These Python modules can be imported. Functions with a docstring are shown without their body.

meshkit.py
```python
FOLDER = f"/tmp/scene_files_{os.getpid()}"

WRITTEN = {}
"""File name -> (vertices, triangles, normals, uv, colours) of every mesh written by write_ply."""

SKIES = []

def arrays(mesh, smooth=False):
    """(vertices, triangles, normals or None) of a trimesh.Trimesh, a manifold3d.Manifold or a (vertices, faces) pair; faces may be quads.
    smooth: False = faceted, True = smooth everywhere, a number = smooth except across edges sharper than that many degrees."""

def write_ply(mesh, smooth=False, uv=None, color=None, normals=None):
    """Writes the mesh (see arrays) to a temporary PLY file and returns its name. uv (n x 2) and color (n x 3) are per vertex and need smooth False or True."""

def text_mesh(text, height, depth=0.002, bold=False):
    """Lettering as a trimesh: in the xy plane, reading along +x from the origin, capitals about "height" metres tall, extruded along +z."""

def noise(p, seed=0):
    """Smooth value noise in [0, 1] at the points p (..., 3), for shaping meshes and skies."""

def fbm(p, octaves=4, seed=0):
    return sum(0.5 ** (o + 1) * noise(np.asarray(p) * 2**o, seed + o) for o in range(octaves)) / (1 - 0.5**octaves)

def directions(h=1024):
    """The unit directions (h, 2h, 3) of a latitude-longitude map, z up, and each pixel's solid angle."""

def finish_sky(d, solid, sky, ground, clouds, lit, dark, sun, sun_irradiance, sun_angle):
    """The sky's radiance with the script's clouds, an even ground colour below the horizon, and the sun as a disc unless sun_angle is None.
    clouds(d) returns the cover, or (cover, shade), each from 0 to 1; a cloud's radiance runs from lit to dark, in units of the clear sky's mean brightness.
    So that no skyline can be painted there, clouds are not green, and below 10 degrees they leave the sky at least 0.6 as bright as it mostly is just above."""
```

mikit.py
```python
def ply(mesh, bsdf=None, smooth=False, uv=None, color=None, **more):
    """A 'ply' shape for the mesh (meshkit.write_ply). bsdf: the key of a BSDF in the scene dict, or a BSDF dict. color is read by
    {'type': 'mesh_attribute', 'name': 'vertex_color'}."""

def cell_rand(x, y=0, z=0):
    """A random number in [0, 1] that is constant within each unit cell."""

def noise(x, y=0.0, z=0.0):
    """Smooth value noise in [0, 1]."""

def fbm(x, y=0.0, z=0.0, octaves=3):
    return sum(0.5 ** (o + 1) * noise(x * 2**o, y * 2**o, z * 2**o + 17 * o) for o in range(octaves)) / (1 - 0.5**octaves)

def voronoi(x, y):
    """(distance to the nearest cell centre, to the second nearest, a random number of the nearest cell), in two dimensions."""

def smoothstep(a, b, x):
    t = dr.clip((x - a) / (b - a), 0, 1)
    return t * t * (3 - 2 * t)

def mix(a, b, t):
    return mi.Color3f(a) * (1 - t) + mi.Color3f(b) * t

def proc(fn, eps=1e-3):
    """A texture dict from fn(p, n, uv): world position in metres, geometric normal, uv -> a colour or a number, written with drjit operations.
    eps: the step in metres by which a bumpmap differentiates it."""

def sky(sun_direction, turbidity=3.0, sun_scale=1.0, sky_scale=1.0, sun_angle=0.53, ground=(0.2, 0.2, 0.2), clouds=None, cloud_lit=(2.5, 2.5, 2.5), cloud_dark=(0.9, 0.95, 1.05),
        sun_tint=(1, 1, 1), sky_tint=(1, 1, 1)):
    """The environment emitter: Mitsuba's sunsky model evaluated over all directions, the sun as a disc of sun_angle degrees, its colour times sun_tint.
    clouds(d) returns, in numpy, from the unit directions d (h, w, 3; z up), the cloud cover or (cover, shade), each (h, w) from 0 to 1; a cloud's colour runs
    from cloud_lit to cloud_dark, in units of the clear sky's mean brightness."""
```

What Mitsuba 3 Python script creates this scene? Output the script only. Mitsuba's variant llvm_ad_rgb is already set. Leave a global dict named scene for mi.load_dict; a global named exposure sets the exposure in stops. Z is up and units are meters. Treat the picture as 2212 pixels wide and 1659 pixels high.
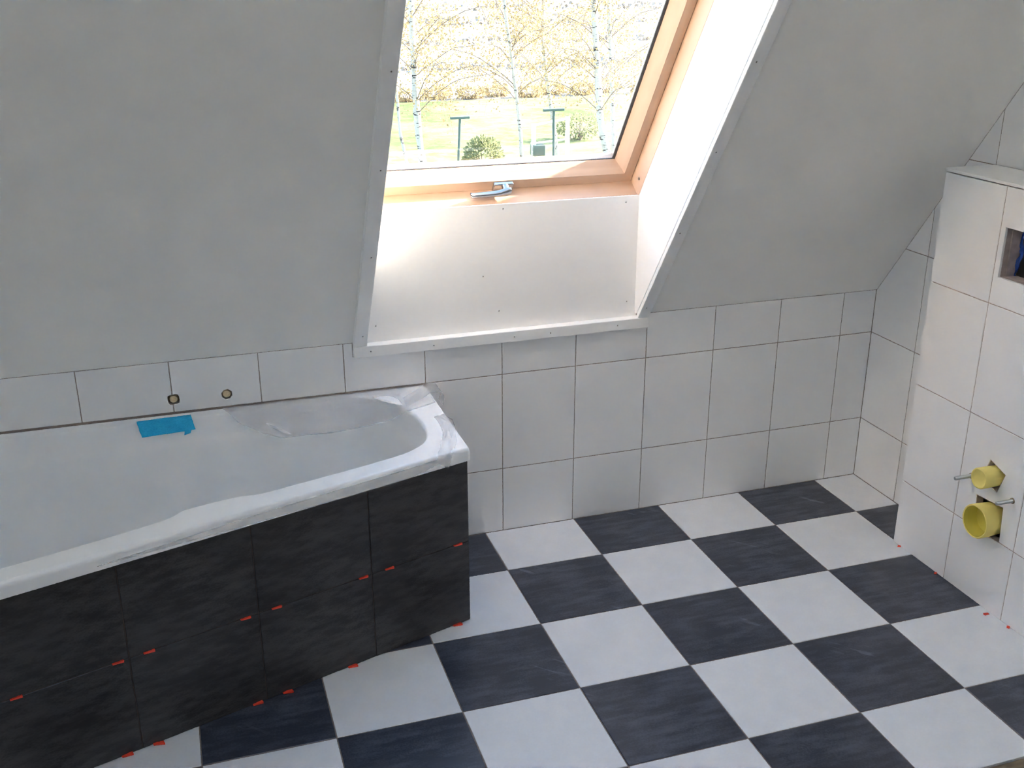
import math, random
import numpy as np
import trimesh
import mapbox_earcut as earcut
from shapely.geometry import Polygon, box as sbox, LineString, Point
from shapely import affinity
import drjit as dr
import mitsuba as mi
import mikit
import meshkit
from mikit import noise, fbm, voronoi, cell_rand, smoothstep, mix, proc

T = mi.ScalarTransform4f
random.seed(7)
rng = np.random.default_rng(7)
scene, labels = {}, {}

# ------------------------------------------------------------------ camera, sky, exposure
FOV = 51.730
CAM = (-0.88956, -3.00237, 1.72319)
_F = (0.29846, 0.89747, -0.32476)      # forward  (set again from the angles below)
_RV = np.array([1.9149, -0.3085, 0.2102])
_an = np.linalg.norm(_RV); _k = _RV / _an
_K = np.array([[0, -_k[2], _k[1]], [_k[2], 0, -_k[0]], [-_k[1], _k[0], 0]])
_R = np.eye(3) + math.sin(_an) * _K + (1 - math.cos(_an)) * _K @ _K
scene['camera'] = {'type': 'perspective', 'fov': FOV, 'fov_axis': 'x', 'near_clip': 0.02, 'far_clip': 3000.0,
                   'to_world': T().look_at(origin=list(CAM), target=list(np.array(CAM) + _R[2]), up=list(-_R[1]))}
SUN = (0.90, 0.05, 0.42)
scene['sky'] = mikit.sky(SUN, turbidity=4.0, sun_scale=1.35, sky_scale=1.35, sun_tint=(0.81, 0.955, 1.31), sun_angle=2.0, ground=(0.25, 0.24, 0.18))
exposure = 5.3

# ------------------------------------------------------------------ measures of the room (metres)
XC, XL, YF = 1.4442, -1.80, -3.75          # right wall, left wall, wall behind the camera
Z1, Z2, Z3 = 0.2286, 0.5586, 0.7152        # tile courses of the knee wall, its top edge
TAN = 1.421
TH = math.atan(TAN)
ZC = 2.50                                  # flat ceiling
S_ = np.array([0, -math.cos(TH), math.sin(TH)])    # up the slope
N_ = np.array([0, math.sin(TH), math.cos(TH)])     # out through the roof
O_ = np.array([0, 0, Z3])
X_ = np.array([1.0, 0, 0])
SX, SY, C0, ROT = 0.3182, 0.3111, 0.2508, -0.0062  # floor tile grid
XB, YB0, YB1, ZB = 1.2615, -0.4785, -1.2100, 1.2116  # cistern boxing


def sdp(x, s, d):
    return O_ + X_ * x + S_ * s + N_ * d


# ------------------------------------------------------------------ helpers
def unique(name, table=None):
    if name not in scene and name not in labels:
        return name
    i = 1
    while f'{name}_{i:03d}' in scene or f'{name}_{i:03d}' in labels:
        i += 1
    return f'{name}_{i:03d}'


def obj(name, mesh, mat, smooth=False, label=None, cat=None, group=None, kind=None, uv=None, color=None):
    key = unique(name)
    scene[key] = mikit.ply(mesh, mat, smooth=smooth, uv=uv, color=color)
    tag(key, label, cat, group, kind)
    return key


def tag(key, label=None, cat=None, group=None, kind=None):
    d = {}
    if label: d['label'] = label
    if cat: d['category'] = cat
    if group: d['group'] = group
    if kind: d['kind'] = kind
    if d: labels[key] = d
    return key


def thing(name, label, cat=None, group=None, kind=None):
    key = unique(name)
    return tag(key, label, cat, group, kind)


def ring_offset(r, b):
    r = np.asarray(r, float)
    e = np.roll(r, -1, 0) - r
    e /= np.linalg.norm(e, axis=1, keepdims=True)
    n = np.stack([-e[:, 1], e[:, 0]], 1)
    n0 = np.roll(n, 1, 0)
    m = (n + n0) / np.maximum(1 + (n * n0).sum(1, keepdims=True), 0.3)
    return r + m * b


def rings_of(poly):
    out = []
    for k, r in enumerate([poly.exterior, *poly.interiors]):
        c = np.array(r.coords)[:-1]
        area = 0.5 * np.sum(c[:, 0] * np.roll(c[:, 1], -1) - np.roll(c[:, 0], -1) * c[:, 1])
        if (area > 0) != (k == 0):
            c = c[::-1]
        out.append(c)
    return out


def slab(poly, F, h, b=0.001, back=False):
    """poly (u, v) as a plate: its face on the plane of the frame F = (O, U, V, N), h thick, its edges bevelled by b."""
    O, U, V, N = [np.asarray(a, float) for a in F]
    vs, fs, at = [], [], 0
    caps, ends, capidx = [], [], []
    poly = poly.simplify(1e-5)
    for c in rings_of(poly):
        n = len(c)
        levels = [(c, -h), (c, -b), (ring_offset(c, b), 0.0)] if b else [(c, -h), (c, 0.0)]
        for r, z in levels:
            vs.append(O + r[:, :1] * U + r[:, 1:] * V + z * N)
        i = np.arange(n); j = (i + 1) % n
        for L in range(len(levels) - 1):
            a0, a1 = at + L * n, at + (L + 1) * n
            fs += [np.stack([a0 + i, a0 + j, a1 + j], 1), np.stack([a0 + i, a1 + j, a1 + i], 1)]
        caps.append(levels[-1][0]); ends.append(n); capidx.append(at + (len(levels) - 1) * n + i)
        at += n * len(levels)
    p2 = np.vstack(caps)
    tri = earcut.triangulate_float64(p2, np.cumsum(ends).astype(np.uint32)).reshape(-1, 3).astype(int)
    a, b_, c_ = p2[tri[:, 0]], p2[tri[:, 1]], p2[tri[:, 2]]
    cr = (b_[:, 0] - a[:, 0]) * (c_[:, 1] - a[:, 1]) - (b_[:, 1] - a[:, 1]) * (c_[:, 0] - a[:, 0])
    tri[cr < 0] = tri[cr < 0][:, ::-1]
    ci = np.concatenate(capidx)
    fs.append(ci[tri])
    if back:
        bi = np.concatenate([x - (len(levels) - 1) * len(x) for x in capidx])
        fs.append(bi[tri][:, ::-1])
    return np.vstack(vs), np.vstack(fs)


def join(*ms):
    vs, fs, at = [], [], 0
    for v, f in ms:
        v, f = np.asarray(v, float), np.asarray(f, int)
        if f.shape[1] == 4: f = np.vstack([f[:, [0, 1, 2]], f[:, [0, 2, 3]]])
        vs.append(v); fs.append(f + at); at += len(v)
    return np.vstack(vs), np.vstack(fs)


def hexa(p):
    """A solid from eight corners: four of the lower face (counter-clockwise seen from above), four of the upper."""
    f = np.array([[0, 3, 2, 1], [4, 5, 6, 7], [0, 1, 5, 4], [1, 2, 6, 5], [2, 3, 7, 6], [3, 0, 4, 7]])
    return np.asarray(p, float), np.vstack([f[:, [0, 1, 2]], f[:, [0, 2, 3]]])


def boxm(lo, hi, frame=None, b=0.0):
    lo, hi = np.array(lo, float), np.array(hi, float)
    if b:
        u = sbox(lo[0], lo[1], hi[0], hi[1])
        pts = []
        m = trimesh.creation.box(extents=hi - lo)
        import manifold3d as m3
        parts = []
        for ax in range(3):
            e = (hi - lo) - 2 * b
            e[ax] = (hi - lo)[ax]
            c = m3.Manifold.cube(e.tolist(), True)
            parts.append(c)
        man = m3.Manifold.batch_hull(parts).translate(((lo + hi) / 2).tolist())
        mm = man.to_mesh()
        v, f = np.array(mm.vert_properties[:, :3], float), np.array(mm.tri_verts, int)
    else:
        v, f = hexa([[lo[0], lo[1], lo[2]], [hi[0], lo[1], lo[2]], [hi[0], hi[1], lo[2]], [lo[0], hi[1], lo[2]],
                     [lo[0], lo[1], hi[2]], [hi[0], lo[1], hi[2]], [hi[0], hi[1], hi[2]], [lo[0], hi[1], hi[2]]])
    if frame is not None:
        O, A, B, C = [np.asarray(a, float) for a in frame]
        v = O + v[:, :1] * A + v[:, 1:2] * B + v[:, 2:] * C
        if np.dot(np.cross(A, B), C) < 0:
            f = f[:, ::-1]
    return v, f


def sweep(path, radii, n=8, cap=True):
    path = np.asarray(path, float)
    radii = np.broadcast_to(radii, len(path))
    d = np.gradient(path, axis=0); d /= np.linalg.norm(d, axis=1, keepdims=True)
    up = np.array([0, 0, 1.0]) if abs(d[0, 2]) < 0.9 else np.array([1.0, 0, 0])
    a = np.cross(d, up); a /= np.linalg.norm(a, axis=1, keepdims=True)
    c = np.cross(d, a)
    t = np.arange(n) * 2 * math.pi / n
    v = (path[:, None] + radii[:, None, None] * (np.cos(t)[None, :, None] * a[:, None] + np.sin(t)[None, :, None] * c[:, None])).reshape(-1, 3)
    f = []
    m = len(path)
    i = np.arange(n); j = (i + 1) % n
    for k in range(m - 1):
        f.append(np.stack([k * n + i, (k + 1) * n + i, (k + 1) * n + j], 1)); f.append(np.stack([k * n + i, (k + 1) * n + j, k * n + j], 1))
    v = list(v)
    if cap:
        v += [path[0], path[-1]]
        f.append(np.stack([i, j, np.full(n, m * n)], 1)); f.append(np.stack([(m - 1) * n + j, (m - 1) * n + i, np.full(n, m * n + 1)], 1))
    return np.array(v), np.vstack(f)[:, ::-1]


def lathe(profile, axis_o, axis_d, n=48):
    """profile: (radius, along) pairs."""
    d = np.asarray(axis_d, float); d /= np.linalg.norm(d)
    up = np.array([0, 0, 1.0]) if abs(d[2]) < 0.9 else np.array([1.0, 0, 0])
    a = np.cross(up, d); a /= np.linalg.norm(a); c = np.cross(d, a)
    t = np.arange(n) * 2 * math.pi / n
    p = np.asarray(profile, float)
    ring = np.cos(t)[:, None] * a + np.sin(t)[:, None] * c
    v = (np.asarray(axis_o) + p[:, None, 1:] * d + p[:, None, :1] * ring[None]).reshape(-1, 3)
    i = np.arange(n); j = (i + 1) % n
    f = []
    for k in range(len(p) - 1):
        f += [np.stack([k * n + i, k * n + j, (k + 1) * n + j], 1), np.stack([k * n + i, (k + 1) * n + j, (k + 1) * n + i], 1)]
    return v, np.vstack(f)


# ------------------------------------------------------------------ materials
def pr(color, rough=0.5, spec=0.5, **k):
    d = {'type': 'principled', 'base_color': color if isinstance(color, dict) else {'type': 'rgb', 'value': list(color)}, 'roughness': rough, 'specular': spec}
    d.update(k)
    return d


def two(b):
    return {'type': 'twosided', 'bsdf': b}


def f_wall(p, n, uv):
    return mix((0.755, 0.752, 0.730), (0.795, 0.790, 0.770), fbm(p.x * 5, p.y * 5, p.z * 5, 3))


def f_floorwhite(p, n, uv):
    a = fbm(p.x * 24, p.y * 24, 0, 3)
    b = noise(p.x * 260, p.y * 260, 0)
    return mix((0.675, 0.695, 0.72), (0.745, 0.765, 0.79), 0.65 * a + 0.35 * b)


def slate(shift, lo=(0.029, 0.035, 0.050), hi=(0.064, 0.075, 0.101), scuffed=True):  # default tones carry the bluish sky sheen of the floor
    def fn(p, n, uv):
        u, v, w = p.x + shift, p.y + 0.37 * shift, p.z
        a = fbm(u * 14, v * 70, w * 70, 4)
        b = fbm(u * 13 + 5, v * 11, w * 14, 3)
        c = noise(u * 300, v * 300, w * 300)
        t = smoothstep(0.30, 0.78, 0.5 * a + 0.35 * b + 0.15 * c)
        sc = smoothstep(0.70, 0.80, fbm((u + v) * 55, (u - v) * 9, w * 20, 2)) * smoothstep(0.60, 0.75, fbm(u * 5 + 9, v * 5, w * 5, 2))
        t = t + (1.1 * sc if scuffed else 0.0)
        return mix(lo, hi, t)
    return fn


def f_grout(p, n, uv):
    return mix((0.25, 0.205, 0.185), (0.36, 0.31, 0.285), noise(p.x * 220, p.y * 220, p.z * 220))


def f_pine(p, n, uv):
    g = fbm(p.x * 3.0, (p.y + p.z * 1.3) * 60, (p.z - p.y) * 9, 3)
    return mix((0.56, 0.375, 0.255), (0.65, 0.465, 0.335), g)


def f_pine_side(p, n, uv):
    g = fbm(p.x * 90, (p.y + p.z) * 4, (p.z - p.y) * 4, 3)
    return mix((0.56, 0.375, 0.255), (0.65, 0.465, 0.335), g)


def f_chip(p, n, uv):
    a = noise(p.x * 90, p.y * 130, 3); b = fbm(p.x * 14, p.y * 14, 0, 3)
    return mix((0.10, 0.075, 0.05), (0.30, 0.24, 0.15), 0.6 * a + 0.4 * b)


def f_plaster(p, n, uv):
    return mix((0.24, 0.17, 0.10), (0.48, 0.37, 0.25), fbm(p.x * 160, p.y * 160, p.z * 160, 3))


def f_pipeend(p, n, uv):
    return mix((0.45, 0.36, 0.22), (0.85, 0.70, 0.48), fbm(p.x * 170, p.y * 170, p.z * 170, 3))


def f_board(p, n, uv):
    return mix((0.33, 0.27, 0.245), (0.52, 0.44, 0.41), fbm(p.x * 60, p.y * 60, p.z * 60, 3))


def f_tape(p, n, uv):
    a = noise(p.x * 340, p.y * 340, p.z * 340); b = fbm(p.x * 40, p.y * 40, p.z * 40, 3)
    return mix((0.006, 0.30, 0.62), (0.03, 0.50, 0.80), 0.5 * a + 0.5 * b)


def f_bark(p, n, uv):
    band = fbm(p.x * 5, p.y * 5, p.z * 9, 3)
    fine = noise(p.x * 16, p.y * 16, p.z * 45)
    return mix((0.42, 0.385, 0.355), (0.045, 0.04, 0.04), smoothstep(0.56, 0.70, 0.6 * band + 0.4 * fine))


def f_grass(p, n, uv):
    a = fbm(p.x * 0.35, p.y * 0.35, 0, 4); b = noise(p.x * 3.2, p.y * 3.2, 0); c = noise(p.x * 14, p.y * 14, 2)
    t = smoothstep(0.25, 0.8, 0.55 * a + 0.25 * b + 0.2 * c)
    return mix((0.058, 0.082, 0.028), (0.160, 0.165, 0.082), t)


def f_field(p, n, uv):
    a = fbm(p.x * 0.05, p.y * 0.16, 0, 4); b = noise(p.x * 0.9, p.y * 1.6, 0)
    return mix((0.105, 0.088, 0.068), (0.22, 0.197, 0.165), 0.7 * a + 0.3 * b)


def f_scrub(p, n, uv):
    return mix((0.23, 0.195, 0.165), (0.31, 0.275, 0.235), fbm(p.x * 3, p.y * 3, p.z * 3, 3))


M = {
    'm_slope': pr(proc(f_wall), 0.65, 0.3),
    'm_plain': pr((0.84, 0.84, 0.835), 0.7, 0.3),
    'm_trim': pr((0.80, 0.80, 0.79), 0.42, 0.4),
    'm_lining': pr((0.82, 0.815, 0.80), 0.60, 0.3),
    'm_tile': pr((0.80, 0.80, 0.80), 0.28, 0.5),
    'm_tile_b': pr((0.785, 0.785, 0.785), 0.30, 0.5),
    'm_tile_c': pr((0.81, 0.81, 0.81), 0.26, 0.5),
    'm_floorwhite': pr(proc(f_floorwhite), 0.42, 0.5),
    'm_grout': pr(proc(f_grout), 0.9, 0.2),
    'm_screed': pr((0.20, 0.165, 0.145), 0.9, 0.2),
    'm_chip': pr(proc(f_chip), 0.85, 0.2),
    'm_pine': pr(proc(f_pine), 0.38, 0.5),
    'm_pine_side': pr(proc(f_pine_side), 0.38, 0.5),
    'm_gasket': pr((0.07, 0.07, 0.075), 0.6, 0.4),
    'm_steel': pr((0.46, 0.47, 0.49), 0.30, 0.5, metallic=1.0),
    'm_zinc': pr((0.58, 0.60, 0.60), 0.38, 0.5, metallic=1.0),
    'm_pad': pr((0.55, 0.53, 0.50), 0.4, 0.5),
    'm_yellow': pr((0.78, 0.66, 0.19), 0.45, 0.5),
    'm_yellow_shaded': pr((0.60, 0.52, 0.09), 0.45, 0.5),  # same plastic, shade of the open hollow put into the colour
    'm_red': pr((0.72, 0.055, 0.03), 0.45, 0.5),
    'm_acrylic': pr((0.84, 0.845, 0.85), 0.16, 0.5, clearcoat=0.5, clearcoat_gloss=0.9),
    'm_tape': pr(proc(f_tape), 0.5, 0.4),
    'm_plaster': pr(proc(f_plaster), 0.9, 0.2),
    'm_pipeend': pr(proc(f_pipeend), 0.8, 0.2),
    'm_brass': pr((0.50, 0.36, 0.18), 0.4, 0.5, metallic=0.6),
    'm_board': pr(proc(f_board), 0.9, 0.2),
    'm_darkgrout': pr((0.060, 0.045, 0.040), 0.9, 0.2),
    'm_cavity': pr((0.30, 0.28, 0.26), 0.8, 0.2),
    'm_dark': pr((0.025, 0.025, 0.025), 0.7, 0.3),
    'm_bluefilm': pr((0.015, 0.06, 0.30), 0.35, 0.5),
    'm_screwhole': pr((0.12, 0.10, 0.09), 0.7, 0.3),
    'm_bark': pr(proc(f_bark), 0.8, 0.2),
    'm_twig': pr((0.20, 0.155, 0.125), 0.8, 0.2),
    'm_grass': pr(proc(f_grass), 0.9, 0.1),
    'm_field': pr(proc(f_field), 0.9, 0.1),
    'm_scrub': pr(proc(f_scrub), 0.9, 0.1),
    'm_postgreen': pr((0.055, 0.085, 0.075), 0.5, 0.4),
    'm_whitepaint': pr((0.60, 0.585, 0.55), 0.6, 0.3),
}
for k, sh in (('a', 0.0), ('b', 3.17), ('c', 7.41), ('d', 11.83)):
    M[f'm_slate_{k}'] = pr(proc(slate(sh)), 0.30, 0.5)
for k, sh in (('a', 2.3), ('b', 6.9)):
    M[f'm_shadedslate_{k}'] = pr(proc(slate(sh, (0.023, 0.0225, 0.0235), (0.050, 0.049, 0.050), False)), 0.34, 0.5)  # darker, less blue copy of the floor slate, shade painted in
for k, v in M.items():
    scene[k] = two(v)
scene['m_glass'] = {'type': 'thindielectric', 'int_ior': 1.5}
scene['m_film'] = {'type': 'blendbsdf', 'weight': 0.035, 'a': {'type': 'thindielectric', 'int_ior': 1.45},
                   'b': two(pr((0.85, 0.86, 0.88), 0.25, 0.6))}
scene['m_filmfold'] = {**scene['m_film'], 'weight': 0.40}
scene['m_leaf'] = {'type': 'principledthin', 'base_color': {'type': 'rgb', 'value': [0.33, 0.245, 0.13]}, 'roughness': 0.6, 'diff_trans': 0.8}
scene['m_leafgreen'] = {'type': 'principledthin', 'base_color': {'type': 'rgb', 'value': [0.21, 0.225, 0.125]}, 'roughness': 0.6, 'diff_trans': 0.7}

# ------------------------------------------------------------------ FLOOR
floor = thing('floor', 'black and white chequered tile floor', kind='structure')
YE = -1.449                                     # front edge of the tiling
obj('floor__subfloor', boxm((XL - 0.1, YF - 0.1, -0.12), (XC + 0.1, YE - 0.002, -0.006)), 'm_chip', label='bare brown subfloor at the end of the tiles')
obj('floor__grout_bed', boxm((XL - 0.1, YE, -0.12), (XC + 0.1, 0.1, -0.0016)), 'm_screed')
AP_A = np.array([-0.1885, -0.4781]); AP_T = np.array([-0.9540, -0.2999])       # front line of the bath panel, running left
AP_N = np.array([AP_T[1], -AP_T[0]]) * -1                                        # towards the wall
AP_N = np.array([-AP_T[1], AP_T[0]]) if np.dot([-AP_T[1], AP_T[0]], [0, 1]) < 0 else np.array([AP_T[1], -AP_T[0]])  # outwards, towards the room
ap_end = (XL - AP_A[0]) / AP_T[0]
bath_foot = Polygon([(AP_A[0], 0), tuple(AP_A), tuple(AP_A + AP_T * ap_end), (XL, 0)])
box_foot = sbox(XB, YB1, XC + 1, YB0)
room = sbox(XL, YE, XC - 0.0015, -0.0015)
region = room.difference(bath_foot.buffer(-0.03)).difference(box_foot.buffer(-0.008))
FU = (np.zeros(3), np.array([1.0, 0, 0]), np.array([0, 1.0, 0]), np.array([0, 0, 1.0]))
G = 0.0016


def fgrid(i, j):
    a, b = i * SX, (j - 1) * SY
    return (a * math.cos(ROT) + b * math.sin(ROT), -C0 - b * math.cos(ROT) + a * math.sin(ROT))


for j in range(-1, 6):
    for i in range(-7, 6):
        cell = Polygon([fgrid(i, j + 1), fgrid(i + 1, j + 1), fgrid(i + 1, j), fgrid(i, j)]).buffer(-G, join_style=2)
        c = cell.intersection(region)
        for g in getattr(c, 'geoms', [c]):
            if g.is_empty or g.area < 2e-4: continue
            white = (i + j) % 2 == 0
            dz = rng.uniform(-0.0003, 0.0003)
            Fz = (np.array([0, 0, dz]),) + FU[1:]
            obj('floor__white_tile' if white else 'floor__black_tile', slab(g, Fz, 0.009, 0.0011),
                'm_floorwhite' if white else 'm_slate_' + 'abcd'[rng.integers(4)],
                label='matt white floor tile' if white else 'dark slate-look floor tile')

# ------------------------------------------------------------------ WALLS
gT = 0.0014
WT = 0.008
# knee wall under the slope
wall_back = thing('wall_back', 'low white tiled knee wall under the sloping ceiling', kind='structure')
XT0, XT1, ZT0, ZT1 = -0.4060, 0.5620, 0.6706, 0.7055       # window surround board over the tiles
FB = (np.zeros(3), np.array([1.0, 0, 0]), np.array([0, 0, 1.0]), np.array([0, -1.0, 0]))
XW0, W_ = 0.0645, 0.25
hole_a = affinity.rotate(sbox(-0.9490, 0.5830, -0.9165, 0.6135).buffer(-0.008).buffer(0.008, quad_segs=2), 8)
hole_b = Polygon([(-0.7835 + 0.0163 * math.cos(t), 0.5962 + 0.0163 * math.sin(t)) for t in np.arange(8) * math.pi / 4 + 0.5])
back = sbox(XL - 0.12, -0.1, XC + 0.12, Z3 + 0.01).difference(sbox(-0.37, 0.70, 0.53, 1.0)).difference(hole_a.buffer(-0.001)).difference(hole_b.buffer(-0.001))
obj('wall_back__backing', slab(back, (np.array([0, 0.0016, 0]),) + FB[1:], 0.016, 0.0), 'm_grout')
obj('wall_back__masonry', boxm((XL - 0.12, 0.030, -0.1), (XC + 0.12, 0.12, 0.69)), 'm_plaster')
trim_cut = sbox(XT0 - 0.002, ZT0 - 0.002, XT1 + 0.002, 1)
rows = [(0.0, Z1), (Z1, Z2), (Z2, Z3)]
MT = ['m_tile', 'm_tile_b', 'm_tile_c']
for k in range(-8, 6):
    x0, x1 = max(XW0 + k * W_, XL), min(XW0 + (k + 1) * W_, XC)
    for r, (za, zb) in enumerate(rows):
        if r < 2 and k < -1: continue
        c = sbox(x0 + gT, za + (gT if r else 0.0005), x1 - (gT if x1 < XC else 0.0008), zb - (gT if r < 2 else 0.002))
        c = c.difference(hole_a).difference(hole_b)
        if r == 2: c = c.difference(trim_cut)
        for g in getattr(c, 'geoms', [c]):
            if g.area < 1e-4: continue
            Fz = (np.array([0, rng.uniform(-0.0003, 0.0003), 0]),) + FB[1:]
            obj('wall_back__tile', slab(g, Fz, WT, 0.0011), MT[rng.integers(3)])
# right wall
wall_right = thing('wall_right', 'white tiled gable wall running up under the slope', kind='structure')
FR = (np.array([XC, 0, 0]), np.array([0, -1.0, 0]), np.array([0, 0, 1.0]), np.array([-1.0, 0, 0]))
prof = Polygon([(0.0, 0.0), (-YF, 0.0), (-YF, ZC), ((ZC - Z3) / TAN, ZC), (0.0, Z3)])
big = Polygon([(-0.3, -0.1), (-YF + 0.2, -0.1), (-YF + 0.2, ZC + 0.1), ((ZC - Z3) / TAN, ZC + 0.1), (-0.3, Z3 - 0.3 * TAN + 0.5)])
obj('wall_right__backing', slab(big, (np.array([XC + 0.0015, 0, 0]),) + FR[1:], 0.1, 0.0), 'm_grout')
ucols = [0.0, 0.2355, 0.4690] + [0.4690 + 0.238 * i for i in range(1, 15)]
zrows = [0.0, Z1, Z2, 0.8880, 1.2185, 1.5490, 1.8790, 2.2090, 2.5]
boxhide = sbox(-YB0 + 0.05, 0, -YB1 - 0.02, ZB - 0.02)
for i in range(len(ucols) - 1):
    for r in range(len(zrows) - 1):
        c = sbox(ucols[i] + (gT if i else 0.0012), zrows[r] + (gT if r else 0.0005), ucols[i + 1] - gT, zrows[r + 1] - gT)
        c = c.intersection(prof.buffer(-0.002, join_style=2).union(sbox(0, 0, 3.7, Z3 - 0.002))).difference(boxhide)
        for g in getattr(c, 'geoms', [c]):
            if g.is_empty or g.area < 3e-4 or g.geom_type != 'Polygon': continue
            obj('wall_right__tile', slab(g, FR, WT, 0.0011), MT[rng.integers(3)])
# plain walls that the picture does not show
wl = thing('wall_left', 'plain white wall at the end of the bath', kind='structure')
obj('wall_left__face', slab(Polygon([(-0.1, -0.1), (3.85, -0.1), (3.85, ZC + 0.1), ((ZC - Z3) / TAN, ZC + 0.1), (-0.1, Z3 - 0.1 * TAN + 0.2)]),
                            (np.array([XL, 0, 0]), np.array([0, -1.0, 0]), np.array([0, 0, 1.0]), np.array([1.0, 0, 0])), 0.1, 0.0), 'm_plain')
obj('wall_front', boxm((XL - 0.1, YF - 0.1, -0.1), (XC + 0.1, YF, ZC + 0.1)), 'm_plain', label='plain white wall behind the camera', kind='structure')

# ------------------------------------------------------------------ CEILING: slope with the window opening, and the flat part
XR0, XR1 = -0.3620, 0.5240                  # reveal
SW1 = 1.52                                  # top of the opening on the slope
s_top = (ZC - Z3) / math.sin(TH)
FS = (O_, -X_, S_, -N_)                     # plate that faces into the room (u runs to -x)
op = Polygon([(-XL + 0.1, -0.0), (-XL + 0.1, s_top + 0.05), (-XC - 0.1, s_top + 0.05), (-XC - 0.1, -0.0)])
op = op.difference(sbox(-XR1 - 0.003, -0.5, -XR0 + 0.003, SW1))
sl = slab(op, FS, 0.03, 0.0)
ysl = -(ZC - Z3) / TAN
KX0, KX1, KY0, KY1, KH = -1.05, 0.10, -3.10, -2.20, 0.55      # unseen skylight shaft, added for fill light from behind the camera
FC = (np.array([0, 0, ZC]), np.array([-1.0, 0, 0]), np.array([0, 1.0, 0]), np.array([0, 0, -1.0]))
flat = slab(sbox(-XC - 0.1, YF - 0.1, -XL + 0.1, ysl + 0.06).difference(sbox(-KX1, KY0, -KX0, KY1)), FC, 0.08, 0.0, back=True)
tag('window_2', 'added fill skylight with a deep white shaft, unseen in the ceiling above the camera', kind='structure')
for lo, hi in (((KX0 - 0.02, KY0 - 0.02), (KX0, KY1 + 0.02)), ((KX1, KY0 - 0.02), (KX1 + 0.02, KY1 + 0.02)), ((KX0, KY0 - 0.02), (KX1, KY0)), ((KX0, KY1), (KX1, KY1 + 0.02))):
    obj('window_2__shaft_board', boxm((*lo, ZC + 0.001), (*hi, ZC + KH)), 'm_plain')
obj('window_2__pane', (np.array([[KX0 - 0.01, KY0 - 0.01, ZC + KH], [KX1 + 0.01, KY0 - 0.01, ZC + KH], [KX1 + 0.01, KY1 + 0.01, ZC + KH], [KX0 - 0.01, KY1 + 0.01, ZC + KH]]), np.array([[0, 1, 2], [0, 2, 3]])), 'm_glass')
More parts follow.
